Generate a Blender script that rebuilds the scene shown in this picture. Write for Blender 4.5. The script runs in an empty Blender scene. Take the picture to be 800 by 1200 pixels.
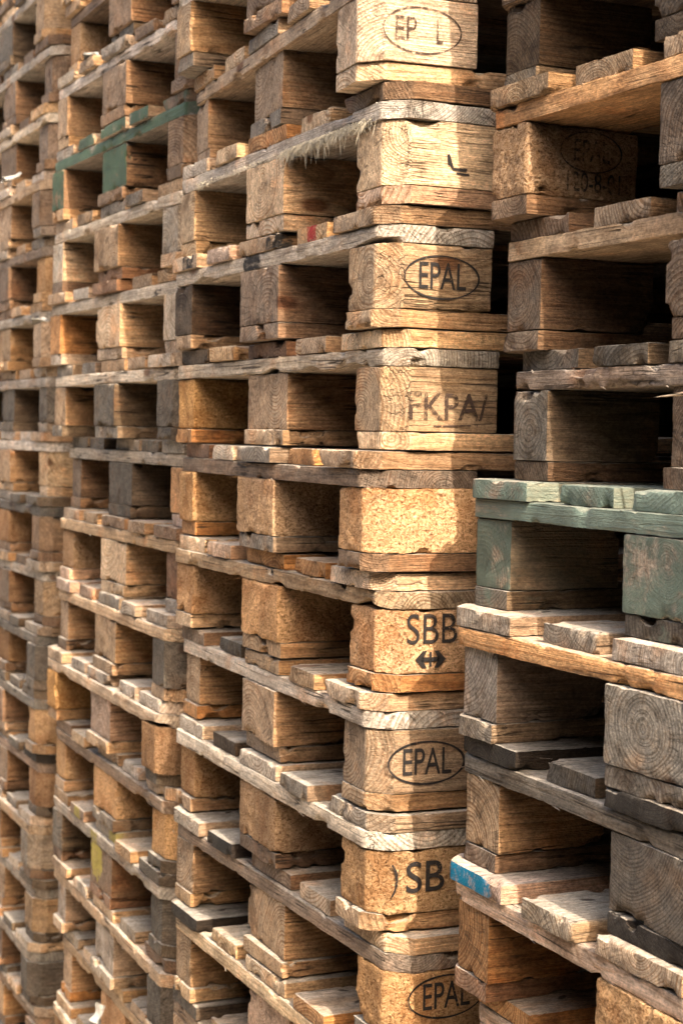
import bpy, math, random
from mathutils import Vector, Matrix, noise
R = math.radians
sc = bpy.context.scene
col = sc.collection
MM = 0.001

# ------------------------------------------------------------------ node helpers
class NT:
    def __init__(s, mat):
        s.t = mat.node_tree; s.t.nodes.clear()
    def n(s, typ, **kw):
        nd = s.t.nodes.new(typ)
        for k, v in kw.items(): setattr(nd, k, v)
        return nd
    def set(s, sock, v):
        if isinstance(v, bpy.types.NodeSocket): s.t.links.new(v, sock)
        elif v is not None: sock.default_value = v
    def m(s, op, a, b=None, c=None, clamp=False):
        nd = s.n('ShaderNodeMath', operation=op, use_clamp=clamp)
        s.set(nd.inputs[0], a); s.set(nd.inputs[1], b); s.set(nd.inputs[2], c)
        return nd.outputs[0]
    def v(s, op, a, b=None):
        nd = s.n('ShaderNodeVectorMath', operation=op)
        s.set(nd.inputs[0], a)
        if op == 'SCALE': s.set(nd.inputs['Scale'], b)
        else: s.set(nd.inputs[1], b)
        return nd.outputs['Value'] if op in ('LENGTH', 'DOT_PRODUCT', 'DISTANCE') else nd.outputs[0]
    def noise(s, vec, scale, w=None, detail=2, rough=.5, dist=0, out='Fac'):
        nd = s.n('ShaderNodeTexNoise', noise_dimensions='3D')
        if w is not None:
            cv = s.n('ShaderNodeCombineXYZ'); s.set(cv.inputs[0], w); s.set(cv.inputs[1], w)
            vm = s.n('ShaderNodeVectorMath', operation='MULTIPLY_ADD')   # keeps pieces from sharing a pattern
            s.set(vm.inputs[0], cv.outputs[0]); s.set(vm.inputs[1], (1.0 / scale,) * 3); s.set(vm.inputs[2], vec); vec = vm.outputs[0]
        s.set(nd.inputs['Vector'], vec)
        s.set(nd.inputs['Scale'], scale); s.set(nd.inputs['Detail'], detail)
        s.set(nd.inputs['Roughness'], rough); s.set(nd.inputs['Distortion'], dist)
        return nd.outputs[out]
    def map(s, f, a, b, c=0, d=1, smooth=True):
        nd = s.n('ShaderNodeMapRange', interpolation_type='SMOOTHSTEP' if smooth else 'LINEAR')
        s.set(nd.inputs[0], f); s.set(nd.inputs[1], a); s.set(nd.inputs[2], b); s.set(nd.inputs[3], c); s.set(nd.inputs[4], d)
        return nd.outputs[0]
    def mix(s, f, a, b, mode='MIX'):
        nd = s.n('ShaderNodeMix', data_type='RGBA', blend_type=mode)
        nd.clamp_factor = True
        s.set(nd.inputs[0], f); s.set(nd.inputs[6], a); s.set(nd.inputs[7], b)
        return nd.outputs[2]
    def attr(s, name, out='Vector'):
        nd = s.n('ShaderNodeAttribute', attribute_type='OBJECT', attribute_name=name)
        return nd.outputs[out]
    def grey(s, f):
        nd = s.n('ShaderNodeCombineColor')
        for i in range(3): s.set(nd.inputs[i], f)
        return nd.outputs[0]

def overlay_paint(g, P, w, c, nrm_y, front=1.0):
    """one paint patch (sphere) and one overall paint coat, both driven by properties of the piece"""
    at = g.attr('patch_at'); rad = g.attr('patch_radius', 'Fac'); pc = g.attr('patch_colour')
    sc_ = g.attr('patch_squash')
    d = g.v('LENGTH', g.v('MULTIPLY', g.v('SUBTRACT', P, at), sc_))
    wob = g.noise(P, 60, w, 4, .65)
    d = g.m('ADD', d, g.m('MULTIPLY', g.m('SUBTRACT', wob, .5), g.m('MULTIPLY', rad, 1.3)))
    mask = g.map(d, g.m('MULTIPLY', rad, .8), rad, 1, 0)
    mask = g.m('MULTIPLY', g.m('MULTIPLY', mask, nrm_y), g.m('GREATER_THAN', rad, .0005))
    wear = g.map(g.noise(g.v('MULTIPLY', P, (1, .25, 1)), 90, w, 4, .7), .3, .55, .35, 1)
    c = g.mix(g.m('MULTIPLY', mask, wear), c, pc)
    amt = g.attr('paint_amount', 'Fac'); pcol = g.attr('paint_colour')
    wn = g.noise(g.v('MULTIPLY', P, (1, .3, 1)), 30, w, 5, .7)
    pm = g.map(wn, g.m('SUBTRACT', 1.10, amt), g.m('SUBTRACT', 1.32, amt), 0, .9)
    pm = g.m('MULTIPLY', pm, g.m('GREATER_THAN', amt, .01))
    shade = g.map(g.noise(P, 14, w, 3), .3, .7, .72, 1.12)
    pcv = g.v('SCALE', pcol, shade)
    pm = g.m('MULTIPLY', pm, g.m('MAXIMUM', front, g.attr('paint_side', 'Fac')))
    return g.mix(pm, c, pcv), pm

def make_wood():
    m = bpy.data.materials.new('weathered_wood'); m.use_nodes = True
    g = NT(m)
    tc = g.n('ShaderNodeTexCoord'); P = tc.outputs['Object']
    oi = g.n('ShaderNodeObjectInfo'); tint = oi.outputs['Color']; alpha = oi.outputs['Alpha']
    w = g.m('MULTIPLY', oi.outputs['Random'], 137.0)
    nx = g.n('ShaderNodeSeparateXYZ'); g.set(nx.inputs[0], tc.outputs['Normal'])
    ny = g.m('ABSOLUTE', nx.outputs[1])
    end = g.map(ny, .6, .85)
    pith = g.n('ShaderNodeSeparateXYZ'); g.set(pith.inputs[0], g.attr('pith'))
    # warp
    lo = g.noise(g.v('MULTIPLY', P, (1, .35, 1)), 9, w, 2, .5, out='Color')
    wob = g.v('SCALE', g.v('SUBTRACT', lo, (.5, .5, .5)), .028)
    q = g.n('ShaderNodeSeparateXYZ'); g.set(q.inputs[0], g.v('ADD', P, wob))
    # knots: stretch the rings round sparse centres
    cw = g.n('ShaderNodeCombineXYZ'); g.set(cw.inputs[0], w); g.set(cw.inputs[1], w)
    vk = g.n('ShaderNodeTexVoronoi', voronoi_dimensions='3D'); g.set(vk.inputs['Vector'], g.v('ADD', g.v('MULTIPLY', P, (9, 4.2, 9)), cw.outputs[0]))
    g.set(vk.inputs['Scale'], 1.0)
    kd = vk.outputs['Distance']
    knot = g.map(kd, .06, .12, 1, 0)
    kswirl = g.map(kd, .08, .34, .008, 0)
    qx = g.m('SUBTRACT', q.outputs[0], pith.outputs[0]); qz = g.m('SUBTRACT', q.outputs[2], pith.outputs[1])
    r = g.m('SQRT', g.m('ADD', g.m('MULTIPLY', qx, qx), g.m('MULTIPLY', qz, qz)))
    r = g.m('ADD', r, kswirl)
    rs = g.m('DIVIDE', r, pith.outputs[2])
    rv = g.n('ShaderNodeCombineXYZ'); g.set(rv.inputs[0], rs)
    rn = g.noise(rv.outputs[0], .9, w, 1)
    rs = g.m('ADD', rs, g.m('MULTIPLY', rn, 1.6))
    fr = g.m('FRACT', rs)
    late = g.m('MULTIPLY', g.map(fr, .35, .86, 0, 1), g.map(fr, .9, 1.0, 1, 0))
    # fibres along the grain, saw texture on the ends
    fib = g.noise(g.v('MULTIPLY', P, (760, 14, 760)), 1.0, w, 2, .6)
    fib2 = g.noise(g.v('MULTIPLY', P, (150, 4.0, 150)), 1.0, w, 3, .6)
    saw = g.noise(g.v('MULTIPLY', P, (700, 30, 60)), 1.0, w, 3, .6)
    fine = g.noise(P, 420, w, 2, .6)
    fibre = g.mix(end, g.grey(fib), g.grey(g.m('MULTIPLY_ADD', saw, .6, g.m('MULTIPLY', fine, .4))))
    blot = g.noise(P, 11, w, 4, .6)
    blot2 = g.noise(g.v('MULTIPLY', P, (1, .3, 1)), 28, w, 4, .65)
    shl = g.attr('shelter_shade', 'Fac')
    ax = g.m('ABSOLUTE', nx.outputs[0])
    front = g.m('ADD', g.m('MULTIPLY', shl, end), g.m('MULTIPLY', g.m('SUBTRACT', 1, shl), g.map(ax, .5, .8)))
    top = g.map(nx.outputs[2], .6, .9)
    # colour
    c = g.mix(g.m('MULTIPLY', late, g.m('ADD', g.map(alpha, 0, 1, .42, .36), g.m('MULTIPLY', end, .42))), tint, g.mix(1, tint, (.52, .36, .22, 1), 'MULTIPLY'))
    c = g.v('SCALE', c, g.m('MULTIPLY', g.map(fibre, .28, .72, .76, 1.16), g.map(fib2, .3, .7, .84, 1.12)))
    # silvering of old wood
    gw = g.m('MULTIPLY', alpha, g.map(blot2, .3, .62, .35, 1.15))
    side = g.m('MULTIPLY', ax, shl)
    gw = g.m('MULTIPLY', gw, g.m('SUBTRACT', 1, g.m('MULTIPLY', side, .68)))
    gw = g.m('ADD', gw, g.m('MULTIPLY', end, .05), clamp=True)
    lum = g.n('ShaderNodeRGBToBW'); g.set(lum.inputs[0], c)
    silver = g.v('SCALE', (1.10, .97, .79), g.m('MULTIPLY_ADD', lum.outputs[0], .88, .015))
    c = g.mix(gw, c, silver)
    c = g.mix(g.m('MULTIPLY', top, g.map(blot2, .3, .6, .35, .75)), c, g.v('SCALE', (.62, .54, .43), g.map(fibre, .3, .7, .72, 1.15)))
    # resin / rusty staining and dirt
    c = g.mix(g.map(blot, .54, .74, 0, .55), c, g.mix(1, c, (.95, .60, .34, 1), 'MULTIPLY'))
    dn = g.noise(g.v('MULTIPLY', P, (1, .45, 1)), 17, g.m('ADD', w, 31.), 6, .68)
    dirt = g.map(dn, .50, .68, 0, .72)
    c = g.mix(g.m('MULTIPLY', dirt, g.m('MULTIPLY_ADD', end, .3, .7)), c, g.mix(1, c, (.30, .24, .18, 1), 'MULTIPLY'))
    c = g.mix(g.m('MULTIPLY', knot, .85), c, g.mix(1, c, (.32, .18, .10, 1), 'MULTIPLY'))
    c = g.v('SCALE', c, g.map(blot, .25, .75, .80, 1.18))
    c = g.mix(g.m('MULTIPLY', side, .8), c, g.mix(1, c, (.74, .56, .39, 1), 'MULTIPLY'))  # inner side faces painted darker, shade of the openings put into the colour
    # pitted, rough-sawn surface
    pit = g.noise(g.v('MULTIPLY', P, (1, .55, 1)), 330, w, 3, .75)
    c = g.v('SCALE', c, g.map(pit, .30, .68, .66, 1.24))
    rub = g.noise(g.v('MULTIPLY', P, (1, .5, 1)), 75, g.m('ADD', w, 19.), 4, .7)
    c = g.v('SCALE', c, g.map(rub, .32, .66, .80, 1.14))
    # nail dents on the deck boards
    ps = g.n('ShaderNodeSeparateXYZ'); g.set(ps.inputs[0], P)
    nlx = g.m('SUBTRACT', g.m('ABSOLUTE', g.m('ADD', ps.outputs[0], g.m('MULTIPLY', g.m('SINE', w), .010))), .024)
    nly = g.m('SUBTRACT', g.m('ADD', ps.outputs[1], g.m('MULTIPLY', nlx, .8)), g.m('MULTIPLY_ADD', g.m('COSINE', w), .012, -.532))
    nl = g.map(g.m('ADD', g.m('MULTIPLY', nlx, nlx), g.m('MULTIPLY', nly, nly)), 8e-6, 5e-5, 1, 0)
    nl = g.m('MULTIPLY', g.m('MULTIPLY', nl, top), g.attr('nailed', 'Fac'))
    c = g.mix(g.m('MULTIPLY', nl, .85), c, (.06, .035, .02, 1))
    # drying cracks: along the grain on the sides, radial on the ends
    cn = g.noise(g.v('MULTIPLY', P, (60, 1.6, 60)), 1.0, g.m('ADD', w, 7.), 2, .5)
    ck = g.map(g.m('ABSOLUTE', g.m('SUBTRACT', cn, .5)), .004, .016, 1, 0)
    cm = g.map(g.noise(P, 13, g.m('ADD', w, 3.)), .46, .60)
    ckside = g.m('MULTIPLY', ck, cm)
    an = g.m('ARCTAN2', qx, qz)
    av = g.n('ShaderNodeCombineXYZ'); g.set(av.inputs[0], g.m('MULTIPLY', an, 4.)); g.set(av.inputs[1], g.m('MULTIPLY', r, 6.))
    rn2 = g.noise(av.outputs[0], 1.3, g.m('ADD', w, 5.), 3, .6)
    ckend = g.m('MULTIPLY', g.map(g.m('ABSOLUTE', g.m('SUBTRACT', rn2, .5)), .004, .022, 1, 0), g.map(g.noise(P, 25, w), .45, .58))
    crack = g.m('ADD', g.m('MULTIPLY', ckend, g.m('MULTIPLY', end, .55)), g.m('MULTIPLY', ckside, g.m('SUBTRACT', 1, end)), clamp=True)
    c = g.mix(g.m('MULTIPLY', crack, .85), c, (.025, .017, .010, 1))
    c, pm = overlay_paint(g, P, w, c, g.map(g.m('SUBTRACT', 1, g.m('ABSOLUTE', nx.outputs[2])), .3, .6), front)
    bs = g.n('ShaderNodeBsdfPrincipled')
    g.set(bs.inputs['Base Color'], c)
    g.set(bs.inputs['Roughness'], g.m('MULTIPLY_ADD', pm, -.25, .82)); g.set(bs.inputs['Specular IOR Level'], .22)
    h = g.m('MULTIPLY', late, .22)
    h = g.m('ADD', h, g.m('MULTIPLY', fibre, g.m('MULTIPLY_ADD', end, .8, .7)))
    h = g.m('ADD', h, g.m('MULTIPLY', fib2, .45))
    h = g.m('SUBTRACT', h, g.m('MULTIPLY', crack, 1.3))
    h = g.m('ADD', h, g.m('MULTIPLY', pit, .9))
    h = g.m('SUBTRACT', h, nl)
    b = g.n('ShaderNodeBump'); g.set(b.inputs['Height'], h); g.set(b.inputs['Strength'], .95); g.set(b.inputs['Distance'], .0019)
    g.set(bs.inputs['Normal'], b.outputs[0])
    o = g.n('ShaderNodeOutputMaterial'); g.set(o.inputs[0], bs.outputs[0])
    return m

def make_chip():
    m = bpy.data.materials.new('pressed_chip_wood'); m.use_nodes = True
    g = NT(m)
    tc = g.n('ShaderNodeTexCoord'); P = tc.outputs['Object']
    oi = g.n('ShaderNodeObjectInfo'); tint = oi.outputs['Color']; alpha = oi.outputs['Alpha']
    w = g.m('MULTIPLY', oi.outputs['Random'], 91.0)
    wv = g.noise(P, 70, w, 2, out='Color')
    Q = g.v('ADD', P, g.v('SCALE', g.v('SUBTRACT', wv, (.5, .5, .5)), .012))
    def vor(st, scale):
        v = g.n('ShaderNodeTexVoronoi', voronoi_dimensions='3D'); g.set(v.inputs['Vector'], g.v('MULTIPLY', Q, st))
        g.set(v.inputs['Scale'], scale)
        return v
    v1 = vor((1, .5, 1.5), 430); v2 = vor((.5, 1.2, .9), 700)
    s1 = g.n('ShaderNodeSeparateXYZ'); g.set(s1.inputs[0], v1.outputs['Color'])
    s2 = g.n('ShaderNodeSeparateXYZ'); g.set(s2.inputs[0], v2.outputs['Color'])
    flake = g.m('ADD', g.m('MULTIPLY', s1.outputs[0], .6), g.m('MULTIPLY', s2.outputs[1], .4))
    cr = g.n('ShaderNodeValToRGB'); g.set(cr.inputs[0], flake)
    e = cr.color_ramp.elements
    e[0].position = .08; e[0].color = (.50, .38, .27, 1)
    e[1].position = .95; e[1].color = (1.30, 1.32, 1.35, 1)
    x = e.new(.35); x.color = (.86, .78, .66, 1)
    x = e.new(.62); x.color = (1.04, .98, .90, 1)
    c = g.mix(1, tint, cr.outputs[0], 'MULTIPLY')
    gap = g.map(g.noise(Q, 260, w, 3, .7), .34, .46, 1, 0)
    c = g.mix(g.m('MULTIPLY', gap, .55), c, g.mix(1, c, (.25, .16, .09, 1), 'MULTIPLY'))
    bl = g.noise(P, 16, w, 5, .62)
    c = g.mix(g.map(bl, .47, .66, 0, .62), c, g.mix(1, c, (.66, .48, .32, 1), 'MULTIPLY'))
    c = g.v('SCALE', c, g.map(g.noise(P, 9, g.m('ADD', w, 11.), 3), .3, .7, .82, 1.16))
    lum = g.n('ShaderNodeRGBToBW'); g.set(lum.inputs[0], c)
    silver = g.v('SCALE', (1.1, .95, .76), g.m('MULTIPLY', lum.outputs[0], .75))
    c = g.mix(g.m('MULTIPLY', alpha, g.map(bl, .3, .6, .4, 1.1)), c, silver)
    c, pm = overlay_paint(g, P, w, c, 1.0)
    bs = g.n('ShaderNodeBsdfPrincipled'); g.set(bs.inputs['Base Color'], c)
    g.set(bs.inputs['Roughness'], .88); g.set(bs.inputs['Specular IOR Level'], .15)
    h = g.m('SUBTRACT', g.m('ADD', g.m('MULTIPLY', flake, .9), g.m('MULTIPLY', g.noise(Q, 500, w, 3, .7), .7)), g.m('MULTIPLY', gap, .7))
    b = g.n('ShaderNodeBump'); g.set(b.inputs['Height'], h); g.set(b.inputs['Strength'], 1.0); g.set(b.inputs['Distance'], .0024)
    g.set(bs.inputs['Normal'], b.outputs[0])
    o = g.n('ShaderNodeOutputMaterial'); g.set(o.inputs[0], bs.outputs[0])
    return m

def make_ink(name, colr, lo=.36, hi=.5):
    m = bpy.data.materials.new(name); m.use_nodes = True
    g = NT(m)
    tc = g.n('ShaderNodeTexCoord'); P = tc.outputs['Object']
    n = g.noise(P, 190, 3., 4, .7); n2 = g.noise(P, 38, 5., 2)
    n3 = g.noise(g.v('MULTIPLY', P, (.1, 1, 1)), 500, 9., 2)
    f = g.m('ADD', g.m('ADD', g.m('MULTIPLY', n, .45), g.m('MULTIPLY', n2, .35)), g.m('MULTIPLY', n3, .2))
    f = g.map(f, lo, hi, .0, .93)
    bs = g.n('ShaderNodeBsdfPrincipled'); g.set(bs.inputs['Base Color'], colr); g.set(bs.inputs['Roughness'], .85)
    tr = g.n('ShaderNodeBsdfTransparent'); mx = g.n('ShaderNodeMixShader')
    g.set(mx.inputs[0], f); g.set(mx.inputs[1], tr.outputs[0]); g.set(mx.inputs[2], bs.outputs[0])
    o = g.n('ShaderNodeOutputMaterial'); g.set(o.inputs[0], mx.outputs[0])
    return m

def make_ground():
    m = bpy.data.materials.new('packed_ground'); m.use_nodes = True
    g = NT(m); tc = g.n('ShaderNodeTexCoord'); P = tc.outputs['Object']
    n = g.noise(P, 1.2, 1., 8, .65); n2 = g.noise(P, 60, 1., 3, .6)
    cr = g.n('ShaderNodeValToRGB'); g.set(cr.inputs[0], g.m('ADD', g.m('MULTIPLY', n, .6), g.m('MULTIPLY', n2, .4)))
    cr.color_ramp.elements[0].position = .3; cr.color_ramp.elements[0].color = (.30, .245, .18, 1)
    cr.color_ramp.elements[1].position = .7; cr.color_ramp.elements[1].color = (.54, .45, .34, 1)
    bs = g.n('ShaderNodeBsdfPrincipled'); g.set(bs.inputs['Base Color'], cr.outputs[0]); g.set(bs.inputs['Roughness'], .95)
    b = g.n('ShaderNodeBump'); g.set(b.inputs['Height'], n2); g.set(b.inputs['Distance'], .004); g.set(bs.inputs['Normal'], b.outputs[0])
    o = g.n('ShaderNodeOutputMaterial'); g.set(o.inputs[0], bs.outputs[0])
    return m

def make_plain(name, c, rough=.5):
    m = bpy.data.materials.new(name); m.use_nodes = True
    g = NT(m); tc = g.n('ShaderNodeTexCoord')
    n = g.noise(tc.outputs['Object'], 120, 1., 3)
    bs = g.n('ShaderNodeBsdfPrincipled'); g.set(bs.inputs['Base Color'], g.v('SCALE', c, g.map(n, .3, .7, .75, 1.1)))
    g.set(bs.inputs['Roughness'], rough)
    o = g.n('ShaderNodeOutputMaterial'); g.set(o.inputs[0], bs.outputs[0])
    return m

WOOD = make_wood(); CHIP = make_chip()
INK = make_ink('black_stamp_ink', (.014, .010, .008, 1), .32, .44)
INK_WORN = make_ink('worn_stamp_ink', (.05, .025, .014, 1), .38, .54)
INK_FAINT = make_ink('faint_stamp_ink', (.05, .025, .014, 1), .45, .60)
INK_DARK = make_ink('burnt_brand_ink', (.03, .018, .012, 1), .40, .56)

# ------------------------------------------------------------------ mesh builders
def steps(a, b, d):
    n = max(1, int(round((b - a) / d)))
    return [a + (b - a) * i / n for i in range(n)]

def surf_box(xs, ys, zs, fn, mat, name, slivers=None):
    nx, ny, nz = len(xs) - 1, len(ys) - 1, len(zs) - 1
    idx = {}; V = []; F = []
    def vid(i, j, k):
        key = (i, j, k)
        if key not in idx:
            idx[key] = len(V); V.append(fn(Vector((xs[i], ys[j], zs[k]))))
        return idx[key]
    for j in range(ny):
        for i in range(nx):
            F.append((vid(i, j, nz), vid(i + 1, j, nz), vid(i + 1, j + 1, nz), vid(i, j + 1, nz)))
            F.append((vid(i, j, 0), vid(i, j + 1, 0), vid(i + 1, j + 1, 0), vid(i + 1, j, 0)))
    for k in range(nz):
        for i in range(nx):
            F.append((vid(i, 0, k), vid(i + 1, 0, k), vid(i + 1, 0, k + 1), vid(i, 0, k + 1)))
            F.append((vid(i, ny, k), vid(i, ny, k + 1), vid(i + 1, ny, k + 1), vid(i + 1, ny, k)))
        for j in range(ny):
            F.append((vid(0, j, k), vid(0, j, k + 1), vid(0, j + 1, k + 1), vid(0, j + 1, k)))
            F.append((vid(nx, j, k), vid(nx, j + 1, k), vid(nx, j + 1, k + 1), vid(nx, j, k + 1)))
    if slivers: slivers(V, F)
    me = bpy.data.meshes.new(name)
    me.from_pydata([tuple(v) for v in V], [], F)
    me.materials.append(mat)
    me.shade_smooth()
    try: me.set_sharp_from_angle(angle=R(50))
    except Exception: pass
    me.update()
    return me

def nz(p, f, s):   # scalar noise about -1..1
    return noise.noise(p * f + s)

def piece(name, L, W, T, mat, seed, chamfer=(), rnd=2.5, rough=.7, chip=1.0, smooth_x=False, fine=4.5,
          front_only=True, wane=0.0, bow=0.0, slv=4, bite=None, long_fine=False):
    """grain along local Y. L along Y, W along X, T along Z (mm). chamfer: list of (sx, sy) corners"""
    rg = random.Random(seed)
    S = Vector((rg.uniform(-50, 50), rg.uniform(-50, 50), rg.uniform(-50, 50)))
    hx, hy, hz = W / 2 * MM, L / 2 * MM, T / 2 * MM
    fd = fine * MM
    if long_fine: ys = steps(-hy, hy, fd * 1.1) + [hy]
    elif L > 300:
        ys = steps(-hy, -hy + .17, fd) + steps(-hy + .17, hy - .05, .05) + steps(hy - .05, hy, .01) + [hy]
    else: ys = steps(-hy, hy, fd) + [hy]
    xs = steps(-hx, hx, fd) + [hx]; zs = steps(-hz, hz, min(fd, T * MM / 5)) + [hz]
    C = 27 * MM
    wside = rg.choice((-1, 1)); wz = rg.choice((-1, 1))
    r0 = rnd * MM
    def fn(p):
        q = p.copy()
        # wane (bark edge missing along one long edge)
        a, b, d = hx - abs(p.x), hy - abs(p.y), hz - abs(p.z)
        r = r0 * (.75 + 1.3 * max(-.45, nz(p, 28, S)))
        if wane and p.x * wside > 0 and p.z * wz > 0: r += wane * MM * max(0, .6 + nz(Vector((0, p.y, 0)), 7, S))
        r = min(max(r, .0004), hz * .95)
        c = Vector((max(-hx + r, min(hx - r, p.x)), max(-hy + r, min(hy - r, p.y)), max(-hz + r, min(hz - r, p.z))))
        dv = p - c
        if dv.length > r: q = c + dv.normalized() * r
        # broken corners: bites taken from edges
        near = sorted((a, b, d))
        if near[1] < .011:
            n = nz(p, 21, S * 1.3) + .55 * nz(p, 60, S)
            if n > .33:
                amt = (n - .33) * 21 * MM * chip * (1 - near[1] / .011)
                q -= (Vector((math.copysign(1, p.x) * (a < .012), math.copysign(1, p.y) * (b < .012), math.copysign(1, p.z) * (d < .012)))).normalized() * amt
        for sx, sy in chamfer:
            u = sx * q.x - (hx - C); v = sy * q.y - (hy - C)
            if u + v > C:
                e = (u + v - C) / 2
                q.x -= sx * e; q.y -= sy * e
        k = rough
        if smooth_x and p.x > hx - .001: k = rough * .12
        else:
            q += Vector((nz(p, 33, S), nz(p, 33, S + Vector((9, 0, 0))), nz(p, 33, S + Vector((0, 9, 0))))) * (.5 * MM * k)
            q += Vector((nz(p, 130, S), nz(p, 130, S + Vector((9, 0, 0))), nz(p, 130, S + Vector((0, 9, 0))))) * (.65 * MM * k)
        if bow:
            q.z += bow * MM * nz(Vector((0, p.y, 0)), 3.0, S); q.x += bow * MM * .7 * nz(Vector((5, p.y, 0)), 3.0, S)
        if bite: q = bite(p, q, S)
        return q
    def slivers(V, F):
        for _ in range(slv):
            s = rg.choice((-1, 1)); z = rg.choice((-1, 1)) * hz
            y = rg.uniform(-hy, hy if long_fine or L < 300 else -hy + .16); ln = rg.uniform(.006, .022); t = rg.uniform(.0004, .0011)
            x = s * hx * rg.uniform(.97, 1.0); dx, dz = rg.uniform(-.004, .004), rg.uniform(-.004, .004)
            i = len(V)
            V += [Vector((x, y, z)), Vector((x + t, y, z + t)), Vector((x - t, y + .0006, z + t)), Vector((x + dx, y - ln, z + dz))]
            F += [(i, i + 1, i + 3), (i + 1, i + 2, i + 3), (i + 2, i, i + 3)]
    return surf_box(xs, ys, zs, fn, mat, name, slivers if slv else None)

LIB = {}
def lib(kind, n, **kw):
    LIB[kind] = [piece(kind.split('.')[0] + '_mesh', seed=hash_seed(kind, i), **kw) for i in range(n)]
def hash_seed(k, i): return sum(ord(c) * (j + 7) for j, c in enumerate(k)) * 31 + i * 977

NEAR, FAR = (1, -1), (-1, -1)
BH, BT = 77.2, 21.2
for side, ch in (('near', [NEAR]), ('far', [FAR]), ('mid', [])):
    Wb = 145 if side == 'mid' else 100
    nvar = 6
    lib('block.wood.' + side, nvar, L=145, W=Wb, T=BH, mat=WOOD, chamfer=ch, rnd=2.0, rough=.75, chip=1.1)
    lib('block.chip.' + side, 5, L=145, W=Wb, T=BH, mat=CHIP, chamfer=ch, rnd=4.0, rough=2.3, chip=1.4, slv=14)
lib('block.plain', 3, L=145, W=145, T=BH, mat=WOOD, chamfer=[], rnd=2, fine=15, slv=0)
lib('block.plainedge', 3, L=145, W=100, T=BH, mat=WOOD, chamfer=[], rnd=2, fine=15, slv=0)
lib('block.stamp', 3, L=145, W=100, T=BH, mat=WOOD, chamfer=[NEAR], rnd=2.0, rough=.7, chip=.9, smooth_x=True)
lib('block.stampchip', 2, L=145, W=100, T=BH, mat=CHIP, chamfer=[NEAR], rnd=3.5, rough=1.9, chip=1.2, smooth_x=True)
lib('block.roughstamp', 1, L=145, W=100, T=BH, mat=CHIP, chamfer=[FAR], rnd=6, rough=2.8, chip=2.2, smooth_x=True)
lib('deck.wide', 9, L=1200, W=145, T=BT, mat=WOOD, chamfer=[], rnd=1.5, chip=1.2, wane=4, bow=1.0)
lib('deck.near', 5, L=1200, W=145, T=BT, mat=WOOD, chamfer=[NEAR], rnd=1.5, chip=1.2, wane=2.5, bow=1.0)
lib('deck.far', 5, L=1200, W=145, T=BT, mat=WOOD, chamfer=[FAR], rnd=1.5, chip=1.2, wane=2.5, bow=1.0)
lib('deck.slim', 9, L=1200, W=100, T=BT, mat=WOOD, chamfer=[], rnd=1.5, chip=1.3, wane=4.5, bow=1.0)
lib('foot.near', 5, L=1200, W=100, T=BT, mat=WOOD, chamfer=[NEAR], rnd=1.6, chip=1.3, bow=.8)
lib('foot.far', 5, L=1200, W=100, T=BT, mat=WOOD, chamfer=[FAR], rnd=1.6, chip=1.3, bow=.8)
lib('foot.mid', 6, L=1200, W=145, T=BT, mat=WOOD, chamfer=[], rnd=1.6, chip=1.5, bow=.8)
# stringer: grain along local Y; after +90 deg turn local +Y points to world -X, local +X to world +Y: the front face is local -X
CR = [(-1, -1), (-1, 1)]
lib('cross.front', 9, L=800, W=145, T=BT, mat=WOOD, chamfer=CR, rnd=2.0, chip=.9, long_fine=True, fine=5.5, bow=1.2, wane=3, slv=14)
lib('cross.back', 2, L=800, W=145, T=BT, mat=WOOD, chamfer=[], rnd=2, fine=14, slv=0)
def split_bite(p, q, S):     # a torn, split front edge
    if p.x < -.055:
        t = max(0, 1 - abs(p.y + .02) / .10)
        q.x += .02 * t * max(0, nz(p, 18, S) + .35) * (1 if p.z < 0 else .25)
        q.z -= .007 * t * max(0, nz(Vector((0, p.y, 0)), 30, S) + .3) * (p.z < 0)
    return q
LIB['cross.split'] = [piece('stringer_mesh', 800, 145, BT, WOOD, 991, chamfer=CR, long_fine=True, fine=4, bite=split_bite, slv=30)]
def scoop_bite(p, q, S):     # scooped hollows along the lower front edge
    if p.x < -.05 and p.z < -.002:
        n = nz(Vector((0, p.y, 0)), 11, S)
        if n > .12: q.z += (n - .12) * .022
    return q
LIB['cross.scoop'] = [piece('stringer_mesh', 800, 145, BT, WOOD, 555 + i, chamfer=CR, long_fine=True, fine=4, bite=scoop_bite, slv=16) for i in range(3)]

# ------------------------------------------------------------------ colours (tint rgb, weathering)
TONE = {
 'F': ((.80, .59, .37), .12), 'T': ((.58, .395, .225), .22), 'M': ((.23, .155, .10), .4), 'B': ((.33, .215, .13), .35),
 'G': ((.44, .345, .25), .75), 'g': ((.66, .53, .39), .55), 'D': ((.12, .083, .05), .35), 'K': ((.045, .036, .028), .5),
 'O': ((.62, .33, .13), .03), 'R': ((.35, .20, .115), .2), 'P': ((.76, .54, .39), .15), 'S': ((.21, .165, .115), .8),
 'C': ((.78, .475, .24), .0), 'c': ((.66, .415, .215), .1), 'd': ((.44, .25, .115), .15), 'X': ((.70, .39, .14), .0),
}
CHIPS = 'CcdX'
rnd = random.Random(77)

def set_look(o, code, rg, chipmat=False):
    (r, g_, b), a = TONE[code]
    k = rg.uniform(.76, 1.16); h = rg.uniform(-.08, .05)
    o.color = (r * k * (1 + h * .5), g_ * k, b * k * (1 - h * 1.6), min(1, max(0, a + rg.uniform(-.12, .14))))
    o['pith'] = [rg.uniform(-.06, .06) * 1.0, rg.choice((-1, 1)) * rg.uniform(.0, .07), rg.uniform(.0028, .0062)]
    if o.name.startswith('deck'): o['nailed'] = 1.0
    o['shelter_shade'] = 0.0 if o.name.startswith('stringer') else 1.0

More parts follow.
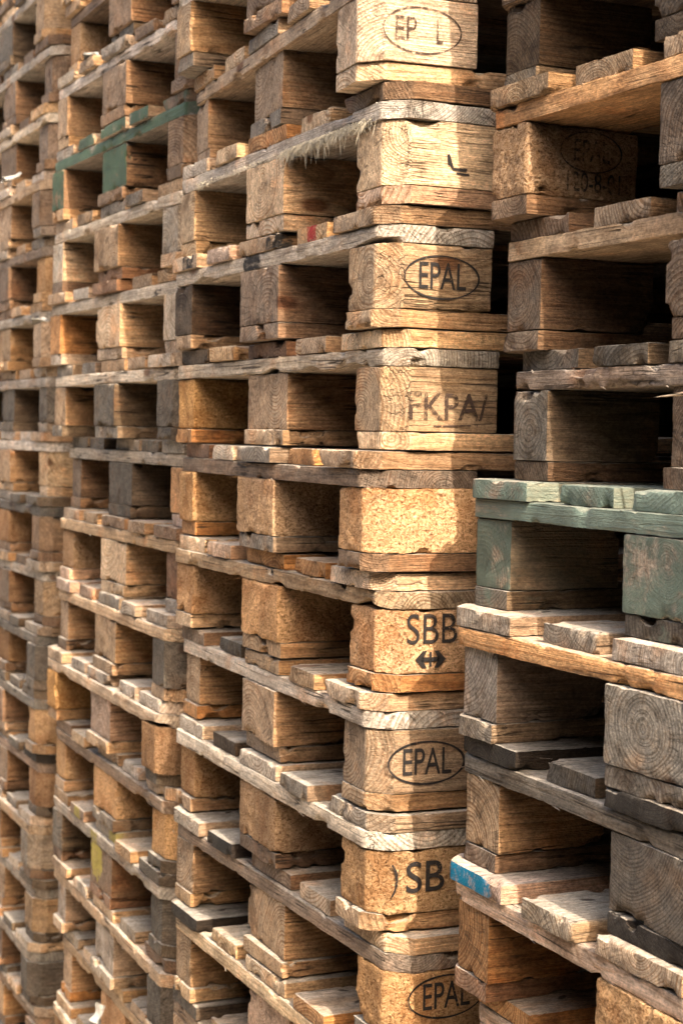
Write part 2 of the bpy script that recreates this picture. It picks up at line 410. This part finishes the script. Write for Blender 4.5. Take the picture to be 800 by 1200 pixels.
def paint(o, colour, amount): o['paint_colour'] = list(colour); o['paint_amount'] = float(amount)
def patch(o, at, radius, colour, squash=(1, 1, 1)):
    o['patch_at'] = [float(v) for v in at]; o['patch_radius'] = float(radius); o['patch_colour'] = [float(v) for v in colour]; o['patch_squash'] = [float(v) for v in squash]

def part(name, me, parent, loc, rz=0, code='T', rg=rnd, label=None):
    o = bpy.data.objects.new(name, me); col.objects.link(o); o.parent = parent
    o.location = loc; o.rotation_euler = (0, 0, rz)
    set_look(o, code, rg)
    if label: o['label'] = label
    return o

def build_pallet(X, Y, Z, yaw, spec, seed, label, group):
    """pallet origin: base, middle of the front (short) side. X,Y,Z metres of that point"""
    rg = random.Random(seed)
    root = bpy.data.objects.new('wooden_pallet', None); col.objects.link(root)
    root.empty_display_size = .1
    root.location = (X, Y, Z); root.rotation_euler = (0, 0, yaw)
    root['label'] = label; root['category'] = 'pallet'; root['group'] = group
    out = {'root': root}
    j = lambda a: rg.uniform(-a, a) * MM
    J = lambda a: R(rg.uniform(-a, a))
    bl = spec['b']; dk = spec['d']; st = spec['s']; ft = spec['f']
    # bottom boards
    for n, (cx, kind, cd) in enumerate(((350, 'foot.near', ft[0]), (0, 'foot.mid', ft[1]), (-350, 'foot.far', ft[2]))):
        out['foot%d' % n] = part('bottom_board', rg.choice(LIB[kind]), root, (cx * MM + j(4), .6 + j(4), .011), J(.2), cd, rg)
    # blocks: front row detailed, middle and back rows plain
    for n, (cx, side, cd) in enumerate(((350, 'near', bl[0]), (0, 'mid', bl[1]), (-350, 'far', bl[2]))):
        me = rg.choice(LIB['block.%s.%s' % ('chip' if cd in CHIPS else 'wood', side)])
        if n == 0 and spec.get('stamp'): me = LIB['block.stampchip' if cd in CHIPS else 'block.stamp'][seed % (2 if cd in CHIPS else 3)]
        if n == 2 and spec.get('roughstamp'): me = LIB['block.roughstamp'][0]
        sj = .3 if (n == 0 and spec.get('stamp')) else 1
        out['block%d' % n] = part('block', me, root, (cx * MM + j(4) * sj, .0725 + j(6.5) * sj + .001, .061), J(2.2) * sj, cd, rg)
    out['block0']['shelter_shade'] = .45  # outer corner side takes less of the painted shade
    for yy in (.6, 1.1275):
        for cx in (350, 0, -350):
            part('block', rg.choice(LIB['block.plain' if cx == 0 else 'block.plainedge']), root, (cx * MM + j(4), yy, .061), J(1), rg.choice('BSDB'), rg)  # hidden blocks in darker tones, painted to deepen shade inside the openings
    # stringer boards (across)
    cm = rg.choice(LIB['cross.front'])
    if spec.get('cross'): cm = rg.choice(LIB[spec['cross']])
    out['cross'] = part('stringer_board', cm, root, (j(2), .0725 + j(3), .111), math.pi / 2, st, rg)
    for yy in (.6, 1.1275): part('stringer_board', rg.choice(LIB['cross.back']), root, (j(2), yy, .111), math.pi / 2, rg.choice('BSD'), rg)  # rear stringers likewise toned darker to deepen the shade inside
    # five deck boards
    for n, (cx, kind) in enumerate(((327.5, 'deck.near'), (163.5, 'deck.slim'), (0, 'deck.wide'), (-163.5, 'deck.slim'), (-327.5, 'deck.far'))):
        out['deck%d' % n] = part('deck_board', rg.choice(LIB[kind]), root, (cx * MM + j(9 if 0 < n < 4 else 3), .6 + j(8), .133), J(.4), dk[n], rg)
    return out

# ------------------------------------------------------------------ the pallets
GROUND = -1.584 - .012
ORIG = {1: (0.9080, 0.0620, -0.0323, 0.14406), 2: (0, 0, 0, 0.14614), 3: (-0.8297, 0.02, 0.0007, 0.14452), 4: (-1.8844, 0.0576, 0.0085, 0.14426)}
FIT = {(1,3):(-12,8,.2),(1,4):(-8,4,-.3),(1,5):(-4,2,.4),(1,6):(-8,4,.1),(2,2):(-19,1,-4.3),(2,1):(0,-1,-0.2),(2,0):(-3,-8,0.2),(2,-1):(1,0,0.6),(2,-2):(-6,-5,-2.2),(2,-3):(-2,1,0.3),(2,-4):(-10,8,-1.7),(2,-5):(-4,1,-0.8),(2,-6):(18,6,0.9),(2,-7):(36,0,0.7),(2,3):(-11,-7,0.3),(1,-5):(-2,-28,-0.2),(1,-4):(-4,-20,-0.3),(1,-3):(-4,-20,1.1),(1,-2):(-20,1,0.4),(1,-1):(18,24,-0.2),(1,0):(9,28,1.4),(1,1):(10,8,2.1),(1,2):(-16,14,-0.1),(3,4):(18,5,-0.5),(3,3):(9,-2,1.6),(3,2):(-4,-2,1.9),(3,1):(-8,-5,1.1),(3,0):(-9,-4,2.1),(3,-1):(-4,-5,0.5),(3,-2):(13,20,-0.1),(3,-3):(4,7,0.2),(3,-4):(-2,-5,-1.2),(3,-5):(-16,-14,-0.6),(3,-6):(-6,-3,-0.9),(3,-7):(-7,-4,-0.9),(3,-8):(3,-4,-1.0),(3,-9):(8,18,-0.6),(4,4):(37,1,0.1),(4,2):(9,-5,-0.4),(4,1):(-3,0,-0.0),(4,-1):(2,9,0.7),(4,-2):(7,9,0.7),(4,-3):(6,0,0.0),(4,-4):(9,3,0.3),(4,-5):(1,-3,-0.3),(4,-6):(-1,-5,-0.4),(4,-7):(-3,1,0.1),(4,-8):(-26,-5,-0.4),(4,-9):(-18,1,0.1),(4,-10):(-20,-5,-0.4),(4,3):(20,-2,0)}   # (dx mm, dy mm, yaw deg) of single pallets in their stack
# b: blocks near,centre,far / d: deck boards near..far / s: stringer / f: bottom boards near,centre,far
SPEC = {
(2,4):'TTT TTGTB T TTT',(2,3):'TBT TGTgT g TBG',(2,2):'FTT BTGFT T FGT',(2,1):'FFF BFOFg g PFF',(2,0):'TBD TTTPF g TBT',(2,-1):'TTX FTRTD g FTO',(2,-2):'Ccc TOGgR B BGO',(2,-3):'CCC FOOPF T OTF',
(2,-4):'TTT FTTSB g TTO',(2,-5):'ccc gGgDg g TBT',(2,-6):'CTT FFBKg B GTT',(2,-7):'TPT TOFFK F TTF',(2,-8):'TTT TTTTS T TTT',
(1,3):'DDD DDDDD D DDD',(1,2):'DDD BBFFB B DDS',(1,1):'MMc GSTTT O SSB',(1,0):'MMM GGTTB T BMM',(1,-1):'MMS BGSSS B SMM',(1,-2):'GGG gGGGG G SSS',(1,-3):'GGg gGgGg O GGG',
(1,-4):'SST GKKSK S KKB',(1,-5):'TcO GTFgP P GKR',(1,-6):'TTP TTTPO P TTO',(1,-7):'TTT TTTTT T TTT',
(3,5):'BTT TTTTT B TTT',(3,4):'BBc gGTTT B BST',(3,3):'BBT TBgTg g BBT',(3,2):'BBB BGggG G BBT',(3,1):'gTg TGGTT g TRB',(3,0):'gFO TTRgT g gFg',(3,-1):'SST gTTGG g SGS',(3,-2):'OSB GSGSS G PSB',
(3,-3):'RFc BTBTF T gFP',(3,-4):'STT ggGPP T TTB',(3,-5):'dPX ggggF T STT',(3,-6):'ccc TgTFB B SGT',(3,-7):'SBS STGBT G SRB',(3,-8):'Sgg BgFgT T TgF',(3,-9):'BCT gTFFg T TgO',(3,-10):'BTc TFgFT F TTT',
(4,4):'BBS BBGBT G BBT',(4,3):'BBB FBgBB g BTT',(4,2):'BTT gFgBT T gTT',(4,1):'cBB GTgGB B TBB',(4,0):'TTT TTBTT G TTT',(4,-1):'SSS GTTBT G GSS',(4,-2):'FTT TggTT g FTT',
(4,-3):'BdB SSGBT S BBB',(4,-4):'TBT gBTTT G BBT',(4,-5):'SdT GSGSO S SBT',(4,-6):'cBT SSSBT S TFT',(4,-7):'dBd KSTGG B SBT',(4,-8):'GBT gGgTR T BTT',(4,-9):'TTT SgTTT G STT',(4,-10):'SBT gSTTT G SBT',
}
def spec_of(k, rg):
    s = SPEC.get(k)
    if not s:
        s = ''.join(rg.choice('TTBGcCS') for _ in range(3)) + ' ' + ''.join(rg.choice('TTBGgSF') for _ in range(5)) + ' ' + rg.choice('TBGgS') + ' ' + ''.join(rg.choice('TBGS') for _ in range(3))
    b, d, st, f = s.split()
    return dict(b=b, d=d, s=st, f=f)

STACKNAME = {1: 'rightmost stack', 2: 'stack with stamped corners', 3: 'stack left of the stamped one', 4: 'farthest stack'}
LABEL = {
(1,2):'nearly black pallet at the top right, above the fresh orange stringer board',
(1,1):'pallet with bright orange-brown stringer and stamped crumbling chip block, upper right',
(1,0):'pallet under the crumbling chip block pallet, plain brown blocks with round end-grain rings',
(1,-1):'dark pallet with a split, splintered stringer, directly above the pale green one',
(1,-2):'pale green painted pallet at the right edge of the stacks',
(1,-3):'grey pallet directly beneath the pale green one, big ringed centre block',
(1,-4):'pallet with charred black deck board ends, second below the pale green one',
(1,-5):'pallet with bright blue paint on its far deck board end, lower right',
(1,-6):'orange-pink pallet lowest at the bottom right, under the blue-marked one',
(2,3):'cropped pallet at the top edge above the EP stamped corner block',
(2,2):'pallet with worn EP oval stamp on its corner block, top middle, turned slightly',
(2,1):'pallet whose pale stringer has hairy torn splinters, below the worn EP stamp',
(2,0):'pallet with red and black paint marks and a clear EPAL oval, upper middle',
(2,-1):'pallet with faint worn letters on a wood block, below the clear upper EPAL oval',
(2,-2):'chip block pallet with an unstamped rough corner block, directly above the SBB one',
(2,-3):'pallet stamped SBB with a double arrow on its chip corner block',
(2,-4):'pallet with EPAL oval on a wooden block, directly below the SBB pallet',
(2,-5):'pallet with chip corner block stamped SB, third from the lowest stamp upwards',
(2,-6):'pallet with EPAL oval on a golden chip block, lowest stamped pallet',
(2,-7):'pallet at the bottom edge beneath the golden EPAL chip block pallet',
(3,5):'cropped pallet at the top edge, three above the dark green painted one',
(3,4):'brown pallet two above the dark green painted one, upper left',
(3,3):'brown pallet resting on the dark green painted pallet, upper left',
(3,2):'dark green painted pallet in the upper left',
(3,1):'grey pallet directly below the dark green painted pallet',
(3,0):'pallet second below the dark green one, pale blocks and a white scrap at its corner',
(3,-1):'pallet with dark grey centre block beside a bright orange-yellow far block, left',
(3,-2):'shifted dark grey pallet in the third stack, fourth below the green one',
(3,-3):'pallet with smooth tan centre block, fifth below the dark green one',
(3,-4):'tan pallet with whitish deck ends, sixth below the dark green one',
(3,-5):'pallet with pinkish white centre block and dark orange rough far block',
(3,-6):'pallet with three dull golden chip blocks, just above the yellow-marked one',
(3,-7):'grey pallet with yellow paint on its centre block and deck ends, lower left',
(3,-8):'pallet with whitish grey centre block, directly below the yellow-marked one',
(3,-9):'pallet with golden chip far block, second below the yellow-marked one',
(3,-10):'cropped pallet at the bottom edge, third below the yellow-marked one',
}
ORD = ['first','second','third','fourth','fifth','sixth','seventh','eighth','ninth','tenth','eleventh','twelfth','thirteenth','fourteenth','fifteenth','sixteenth','seventeenth','eighteenth','nineteenth']
PAL = {}
TOPL, LOWL = 7, -11
for s in (1, 2, 3, 4):
    ox, oy, oz, pitch = ORIG[s]
    for L in range(LOWL, TOPL + 1):
        rg = random.Random(s * 1000 + L * 7 + 3)
        dx, dy, yw = FIT.get((s, L), (rg.uniform(-10, 10), rg.uniform(-8, 8), rg.uniform(-.9, .9)))
        sp = spec_of((s, L), rg)
        if s == 2 and L in (2, 1, 0, -1, -3, -4, -5, -6): sp['stamp'] = 1
        if (s, L) == (1, 1): sp['roughstamp'] = 1
        if (s, L) == (1, -1): sp['cross'] = 'cross.split'
        if (s, L) in ((2, -1), (2, -3), (4, 3), (3, 3), (2, 0), (3,-5)): sp['cross'] = 'cross.scoop'
        a = R(yw)
        # rotation about the middle of the front side
        X = ox - .4 + dx * MM; Y = oy + dy * MM
        Z = oz + L * pitch
        lab = LABEL.get((s, L))
        if not lab:
            hi, lo = {1: (2, -6), 2: (3, -7), 3: (5, -10), 4: (5, -10)}[s]
            tn = {'S': 'dark grey', 'M': 'dark brown', 'D': 'blackish', 'B': 'brown', 'T': 'tan', 'G': 'silver grey', 'g': 'pale grey', 'F': 'pale', 'c': 'chip block', 'd': 'dull chip block', 'C': 'golden chip block'}[sp['b'][0]]
            if L > hi: lab = '%s pallet, %s above the picture edge in the %s' % (tn, ORD[L - hi - 1], STACKNAME[s])
            elif L < lo: lab = '%s pallet, %s below the picture edge in the %s' % (tn, ORD[lo - L - 1], STACKNAME[s])
            else: lab = '%s pallet, %s from the top of the farthest stack, far left' % (tn, ORD[hi - L])
        PAL[(s, L)] = build_pallet(X, Y, Z, a, sp, s * 100 + L + 50, lab, 'pallets stacked in a row')

# ------------------------------------------------------------------ special looks
GREEN = (.052, .105, .052); PALE = (.155, .22, .175)
p = PAL[(3, 2)]
for k, a in (('block1', .86), ('block2', .8), ('cross', .86), ('deck0', .66), ('deck1', .84), ('deck2', .84), ('deck3', .82), ('deck4', .45)): paint(p[k], GREEN, a)
p = PAL[(1, -2)]
for k, a in (('block0', .8), ('block1', .78), ('block2', .8), ('cross', .88), ('deck0', .84), ('deck1', .86), ('deck2', .84), ('deck3', .86), ('deck4', .76), ('foot2', .62), ('foot1', .58)):
    p[k]['paint_side'] = .75 if k in ('cross', 'deck4', 'deck3', 'deck2') else .35
    paint(p[k], PALE if not k.startswith(('block', 'foot')) else (.12, .17, .13), a)
patch(PAL[(1, -5)]['deck4'], (-.012, -.6, .002), .062, (.0, .20, .34), (1, .6, 1))
patch(PAL[(2, 0)]['deck1'], (.0, -.6, 0), .026, (.42, .04, .035), (1.6, 1, .4))
patch(PAL[(2, 0)]['deck2'], (.06, -.6, 0), .03, (.03, .025, .02), (1, 1, .4))
patch(PAL[(2, 0)]['cross'], (-.07, .04, 0), .035, (.025, .022, .02), (1, 1, .5))
patch(PAL[(2, 0)]['deck4'], (.03, -.6, 0), .03, (.02, .018, .016), (1, 1, .4))
patch(PAL[(2, -6)]['deck3'], (.02, -.6, 0), .03, (.02, .018, .016), (1, 1, .4))
patch(PAL[(3, -7)]['block1'], (-.03, -.073, .012), .042, (.40, .32, .07), (1, 1, 1))
patch(PAL[(3, -7)]['deck2'], (.05, -.6, 0), .03, (.36, .29, .08), (1, 1, .5))
patch(PAL[(3, -7)]['deck3'], (.0, -.6, 0), .022, (.36, .29, .08), (1, 1, .5))
patch(PAL[(3, -7)]['cross'], (-.07, .05, 0), .028, (.36, .29, .08), (1, 1, .5))
def pith(o, x, z, s=.0045): o['pith'] = [x, z, s]
pith(PAL[(2, 0)]['block0'], .01, .0, .0048); pith(PAL[(1, 0)]['block2'], 0, .0, .0042); pith(PAL[(1, -3)]['block1'], -.01, .006, .0050)
pith(PAL[(1, -3)]['block2'], -.05, .06, .0050); pith(PAL[(2, -4)]['block0'], -.05, .02, .0050); pith(PAL[(2, -5)]['deck2'], 0, .03, .0055)
pith(PAL[(2, -5)]['deck0'], .02, .03, .0050); pith(PAL[(2, -5)]['cross'], 0, .04, .006); pith(PAL[(1, -2)]['block2'], -.01, -.03, .0055)
pith(PAL[(1, 1)]['block1'], 0, -.03, .005); pith(PAL[(2, -6)]['block1'], .07, -.03, .0055); pith(PAL[(1, -1)]['deck4'], .0, .03, .005)

# ------------------------------------------------------------------ stamps
def text_polys(txt, size, sx, cx=0, cz=0, bold=0.0):
    cu = bpy.data.curves.new('t', 'FONT'); cu.body = txt; cu.size = size; cu.align_x = 'CENTER'; cu.align_y = 'CENTER'; cu.offset = bold
    ob = bpy.data.objects.new('t', cu); col.objects.link(ob)
    dg = bpy.context.evaluated_depsgraph_get(); me = ob.evaluated_get(dg).to_mesh()
    V = [(v.co.x * sx + cx, v.co.y + cz) for v in me.vertices]; F = [tuple(q.vertices) for q in me.polygons]
    ob.evaluated_get(dg).to_mesh_clear(); bpy.data.objects.remove(ob); bpy.data.curves.remove(cu)
    return V, F
def ring_polys(cx, cz, rx, rz, t, a0=0, a1=360, n=72):
    V = []; F = []
    for i in range(n + 1):
        a = R(a0 + (a1 - a0) * i / n); tt = t * (1 + .25 * math.sin(a * 3 + 1))
        for s in (-1, 1): V.append((cx + (rx + s * tt / 2) * math.cos(a), cz + (rz + s * tt / 2) * math.sin(a)))
    for i in range(n): F.append((2 * i, 2 * i + 1, 2 * i + 3, 2 * i + 2))
    return V, F
def poly(pts): return list(pts), [tuple(range(len(pts)))]
def stamp(block, sets, mat, name='stamp', off=.0012, hw=.05):
    V = []; F = []
    for vs, fs in sets:
        b = len(V)
        V += [(hw + off, a, z) for a, z in vs]; F += [tuple(i + b for i in f) for f in fs]
    me = bpy.data.meshes.new('stamp_mesh'); me.from_pydata(V, [], F); me.materials.append(mat); me.update()
    o = bpy.data.objects.new(name, me); col.objects.link(o); o.parent = block
    return o
def epal(cx=.004, cz=.0, k=1.0, txt='EPAL', arc=(0, 360)):
    return [text_polys(txt, .046 * k, .66, cx, cz, .0002), ring_polys(cx, cz, .050 * k, .0255 * k, .0022, *arc)]
stamp(PAL[(2, 0)]['block0'], epal(), INK)
stamp(PAL[(2, -4)]['block0'], epal(-.004, -.002, 1.02) + [ring_polys(-.004, -.002, .0495, .0252, .0012)], INK)
stamp(PAL[(2, -6)]['block0'], epal(.000, .008, 1.02) + [ring_polys(.000, .008, .0505, .0255, .0014)], INK)
stamp(PAL[(2, 2)]['block0'], [text_polys('EP', .042, .7, -.022, -.001), text_polys('L', .042, .5, .022, -.001), ring_polys(.0, .0, .05, .027, .002)], INK_WORN)
sbb = [text_polys('SBB', .053, .84, -.010, .014, -.0002)]
zc = -.021; hx_ = .0205
sbb += [poly([(-.011 - hx_, zc), (-.011 - hx_ + .010, zc + .0105), (-.011 - hx_ + .0155, zc + .0105), (-.011 - hx_ + .0115, zc + .0028), (-.011 - hx_ + .0115, zc - .0028), (-.011 - hx_ + .0155, zc - .0105), (-.011 - hx_ + .010, zc - .0105)][::-1]),
        poly([(-.011 + hx_, zc), (-.011 + hx_ - .010, zc + .0105), (-.011 + hx_ - .0155, zc + .0105), (-.011 + hx_ - .0115, zc + .0028), (-.011 + hx_ - .0115, zc - .0028), (-.011 + hx_ - .0155, zc - .0105), (-.011 + hx_ - .010, zc - .0105)]),
        poly([(-.011 - .0126, zc - .0027), (-.011 + .0126, zc - .0027), (-.011 + .0126, zc + .0027), (-.011 - .0126, zc + .0027)]),
        poly([(-.011 - .0016, zc - .009), (-.011 + .0016, zc - .009), (-.011 + .0016, zc + .009), (-.011 - .0016, zc + .009)])]
stamp(PAL[(2, -3)]['block0'], sbb, INK, off=.0018)
stamp(PAL[(2, -5)]['block0'], [ring_polys(-.057, .004, .013, .022, .0032, -62, 62, 24), text_polys('SB', .054, .98, -.006, .004, .0003)], INK, off=.0018)
stamp(PAL[(2, -1)]['block0'], [text_polys('FKPA/', .046, .92, .004, -.010, .0004), poly([(-.015, -.033), (.045, -.031), (.045, -.029), (-.015, -.031)])], INK_WORN)
stamp(PAL[(2, 1)]['block0'], [poly([(.0, .0), (.003, .001), (.0035, -.012), (.008, -.018), (.026, -.019), (.027, -.015), (.009, -.015), (.001, -.012)]),
                               poly([(.012, -.020), (.030, -.021), (.030, -.0235), (.013, -.0225)])], INK)
stamp(PAL[(1, 1)]['block2'], [text_polys('EPAL', .034, .66, .008, .012, .0002), ring_polys(.008, .012, .040, .022, .0018), text_polys('120-8-01', .030, .72, .012, -.022, .0002)], INK_DARK, off=.0022)

# hairy torn fibres hanging from the pale stringer
rg = random.Random(5)
V = []; F = []
for i in range(2300):
    y = rg.choice((rg.uniform(-.33, -.06), rg.gauss(-.22, .05), rg.gauss(-.12, .03), rg.uniform(-.35, .3)))
    ln = (.003 + .010 * rg.random() ** 2) * (1.2 if y < -.04 else .5) * (1 if rg.random() < .93 else 2.2)
    t = rg.uniform(.0002, .0009); x = -.0740 + rg.uniform(-.0015, .004); z = -.0106 + rg.uniform(0, .007)
    dx, dy = rg.uniform(-.006, .003), rg.uniform(-.010, .007)
    b = len(V)
    V += [(x, y - t, z), (x, y + t, z), (x + t, y, z + .001), (x + dx * .5, y + dy * .3 + t * .5, z - ln * .55), (x + dx, y + dy, z - ln)]
    F += [(b, b + 1, b + 3), (b + 1, b + 2, b + 3), (b + 2, b, b + 3), (b, b + 3, b + 4), (b + 1, b + 4, b + 3)]
me = bpy.data.meshes.new('splinter_mesh'); me.from_pydata(V, [], F); me.materials.append(make_plain('pale_fibre', (.78, .66, .46), .8)); me.update()
o = bpy.data.objects.new('splinter_fringe', me); col.objects.link(o); o.parent = PAL[(2, 1)]['cross']
o.color = (.86, .72, .52, .2); o['pith'] = [0, .05, .005]; o['label'] = 'hairy fringe of torn pale fibres'
# a loose long splinter on the split stringer
V = [(-.071, -.17, -.004), (-.076, -.17, -.008), (-.071, -.17, -.012), (-.083, .02, -.016), (-.086, .02, -.019), (-.082, .02, -.021), (-.0915, .075, -.0225)]
F = [(0, 1, 4, 3), (1, 2, 5, 4), (2, 0, 3, 5), (3, 4, 6), (4, 5, 6), (5, 3, 6), (0, 2, 1)]
me = bpy.data.meshes.new('loose_splinter_mesh'); me.from_pydata(V, [], F); me.materials.append(WOOD); me.update()
o = bpy.data.objects.new('loose_splinter', me); col.objects.link(o); o.parent = PAL[(1, -1)]['cross']
o.color = (.62, .44, .27, .3); o['pith'] = [0, .05, .005]

# ------------------------------------------------------------------ small white scraps caught in the stacks
SCRAP = make_plain('white_plastic', (.45, .42, .36), .6)
def scrap(name, X, Y, Z, lx, ly, seed, label, rx=0):
    rg = random.Random(seed); n = 9; V = []; F = []
    S = Vector((seed, seed * 2.3, 1))
    for lay in (0, 1):
        for i in range(n):
            for k in range(n):
                u, v = i / (n - 1) - .5, k / (n - 1) - .5
                pnt = Vector((u * lx * (1 + .3 * nz(Vector((v * 3, 0, 0)), 1, S)), v * ly, 0))
                z = .010 * nz(pnt, 45, S) + (.0012 if lay else 0)
                V.append((pnt.x, pnt.y, z))
    for i in range(n - 1):
        for k in range(n - 1):
            a = i * n + k
            F.append((a, a + n, a + n + 1, a + 1)); a += n * n; F.append((a, a + 1, a + n + 1, a + n))
    e = [i * n for i in range(n)] + [(n - 1) * n + k for k in range(1, n)] + [i * n + n - 1 for i in range(n - 2, -1, -1)] + [k for k in range(n - 2, 0, -1)]
    for a, b in zip(e, e[1:] + e[:1]): F.append((a, b, b + n * n, a + n * n))
    me = bpy.data.meshes.new(name + '_mesh'); me.from_pydata(V, [], F); me.materials.append(SCRAP); me.shade_smooth(); me.update()
    o = bpy.data.objects.new(name, me); col.objects.link(o); o.location = (X, Y, Z); o.rotation_euler = (rx, 0, rg.uniform(-.6, .6))
    o['label'] = label; o['category'] = 'scrap'
scrap('plastic_scrap', -1.39, .020, .585, .07, .03, 3, 'crumpled white plastic scrap above the dark green pallet', R(12))
scrap('plastic_scrap', -1.69, .000, .095, .07, .03, 4, 'white scrap poking out at the left corner of the third stack', R(8))
scrap('paper_scrap', -1.206, .005, -1.215, .022, .035, 6, 'small white paper scrap near the bottom of the third stack', R(60))
scrap('plastic_scrap', -1.99, .005, .430, .07, .04, 9, 'torn white sheet scrap hanging at the upper left edge', R(20))

# ------------------------------------------------------------------ ground, sky, sun
me = bpy.data.meshes.new('ground_mesh')
gz = GROUND
me.from_pydata([(-60, -60, gz), (60, -60, gz), (60, 60, gz), (-60, 60, gz)], [], [(0, 1, 2, 3)])
me.materials.append(make_ground()); o = bpy.data.objects.new('ground', me); col.objects.link(o); o['kind'] = 'structure'

m_shade_wall = make_plain('shade_wall_boards', (.07, .05, .035), .9)
def shade_wall(x0, x1, height, loc, rz, label):  # walls added out of view to keep stray light out of the pallet openings
    V = []; F = []; x = x0; k = 0
    while x < x1:                              # upright boards, each a little in front of or behind its neighbour
        b = len(V); y0 = .012 * (k % 2); y1 = y0 + .022
        V += [(x, y0, 0), (x + .158, y0, 0), (x + .158, y1, 0), (x, y1, 0), (x, y0, height), (x + .158, y0, height), (x + .158, y1, height), (x, y1, height)]
        F += [tuple(i + b for i in f) for f in ((0, 1, 5, 4), (1, 2, 6, 5), (2, 3, 7, 6), (3, 0, 4, 7), (4, 5, 6, 7), (3, 2, 1, 0))]
        x += .150; k += 1
    me = bpy.data.meshes.new('wall_mesh'); me.from_pydata(V, [], F); me.materials.append(m_shade_wall)
    o = bpy.data.objects.new('shade_wall', me); col.objects.link(o); o['label'] = label; o['category'] = 'wall'
    o.location = loc; o.rotation_euler = (0, 0, rz)
shade_wall(-3.0, 1.3, 2.9, (0, 1.262, gz), 0, 'added dark wall behind the stacks, blocks light from the openings')
shade_wall(-2.8, 4.2, 3.4, (0, -2.6, gz), 0, 'added unseen dark wall facing the stacks, blocks low sky light')
shade_wall(-2.6, 2.0, 3.5, (4.4, 0, gz), math.pi / 2, 'added unseen dark wall behind the viewer, blocks low sky light')

EL, AZ = R(41), R(4.0)                 # sun height; AZ = angle in front of the line of the stacks
sd = Vector((math.cos(AZ) * math.cos(EL), -math.sin(AZ) * math.cos(EL), math.sin(EL)))   # towards the sun
sun = bpy.data.lights.new('sun', 'SUN'); sun.energy = 2.25; sun.angle = R(.55); sun.color = (1.0, .90, .78)
so = bpy.data.objects.new('sun', sun); col.objects.link(so); so.rotation_euler = sd.to_track_quat('Z', 'Y').to_euler(); so.location = (3, -3, 5)
w = bpy.data.worlds.new('World'); sc.world = w; w.use_nodes = True
t = w.node_tree; t.nodes.clear()
sky = t.nodes.new('ShaderNodeTexSky'); sky.sky_type = 'NISHITA'; sky.sun_disc = False
sky.sun_elevation = EL; sky.sun_rotation = math.atan2(sd.x, sd.y); sky.air_density = 1.0; sky.dust_density = 7.0; sky.ozone_density = 0.0
bg = t.nodes.new('ShaderNodeBackground'); bg.inputs[1].default_value = .15
ow = t.nodes.new('ShaderNodeOutputWorld'); t.links.new(sky.outputs[0], bg.inputs[0]); t.links.new(bg.outputs[0], ow.inputs[0])

# ------------------------------------------------------------------ camera
th, pi_, ro = R(23.98), R(2.60), R(-1.12)
fw = Vector((-math.cos(th) * math.cos(pi_), math.sin(th) * math.cos(pi_), -math.sin(pi_)))
rt = Vector((math.sin(th), math.cos(th), 0)); up = rt.cross(fw)
rt2 = rt * math.cos(ro) + up * -math.sin(ro); up2 = up * math.cos(ro) + rt * math.sin(ro)
cam = bpy.data.cameras.new('camera'); co = bpy.data.objects.new('camera', cam); col.objects.link(co)
M = Matrix((rt2, up2, -fw)).transposed().to_4x4(); M.translation = Vector((1.8235, -.86695, -.1294))
co.matrix_world = M
cam.sensor_fit = 'HORIZONTAL'; cam.sensor_width = 24; cam.lens = 1995.0 / 800 * 24
cam.clip_start = .05; cam.clip_end = 300
cam.dof.use_dof = True; cam.dof.focus_distance = 1.95; cam.dof.aperture_fstop = 10
sc.camera = co
sc.render.engine = 'CYCLES'
sc.render.resolution_x = 682; sc.render.resolution_y = 1024
sc.view_settings.view_transform = 'Standard'; sc.view_settings.look = 'None'; sc.view_settings.exposure = 1.78; sc.view_settings.gamma = 1
sc.cycles.max_bounces = 5; sc.cycles.diffuse_bounces = 1; sc.cycles.glossy_bounces = 1
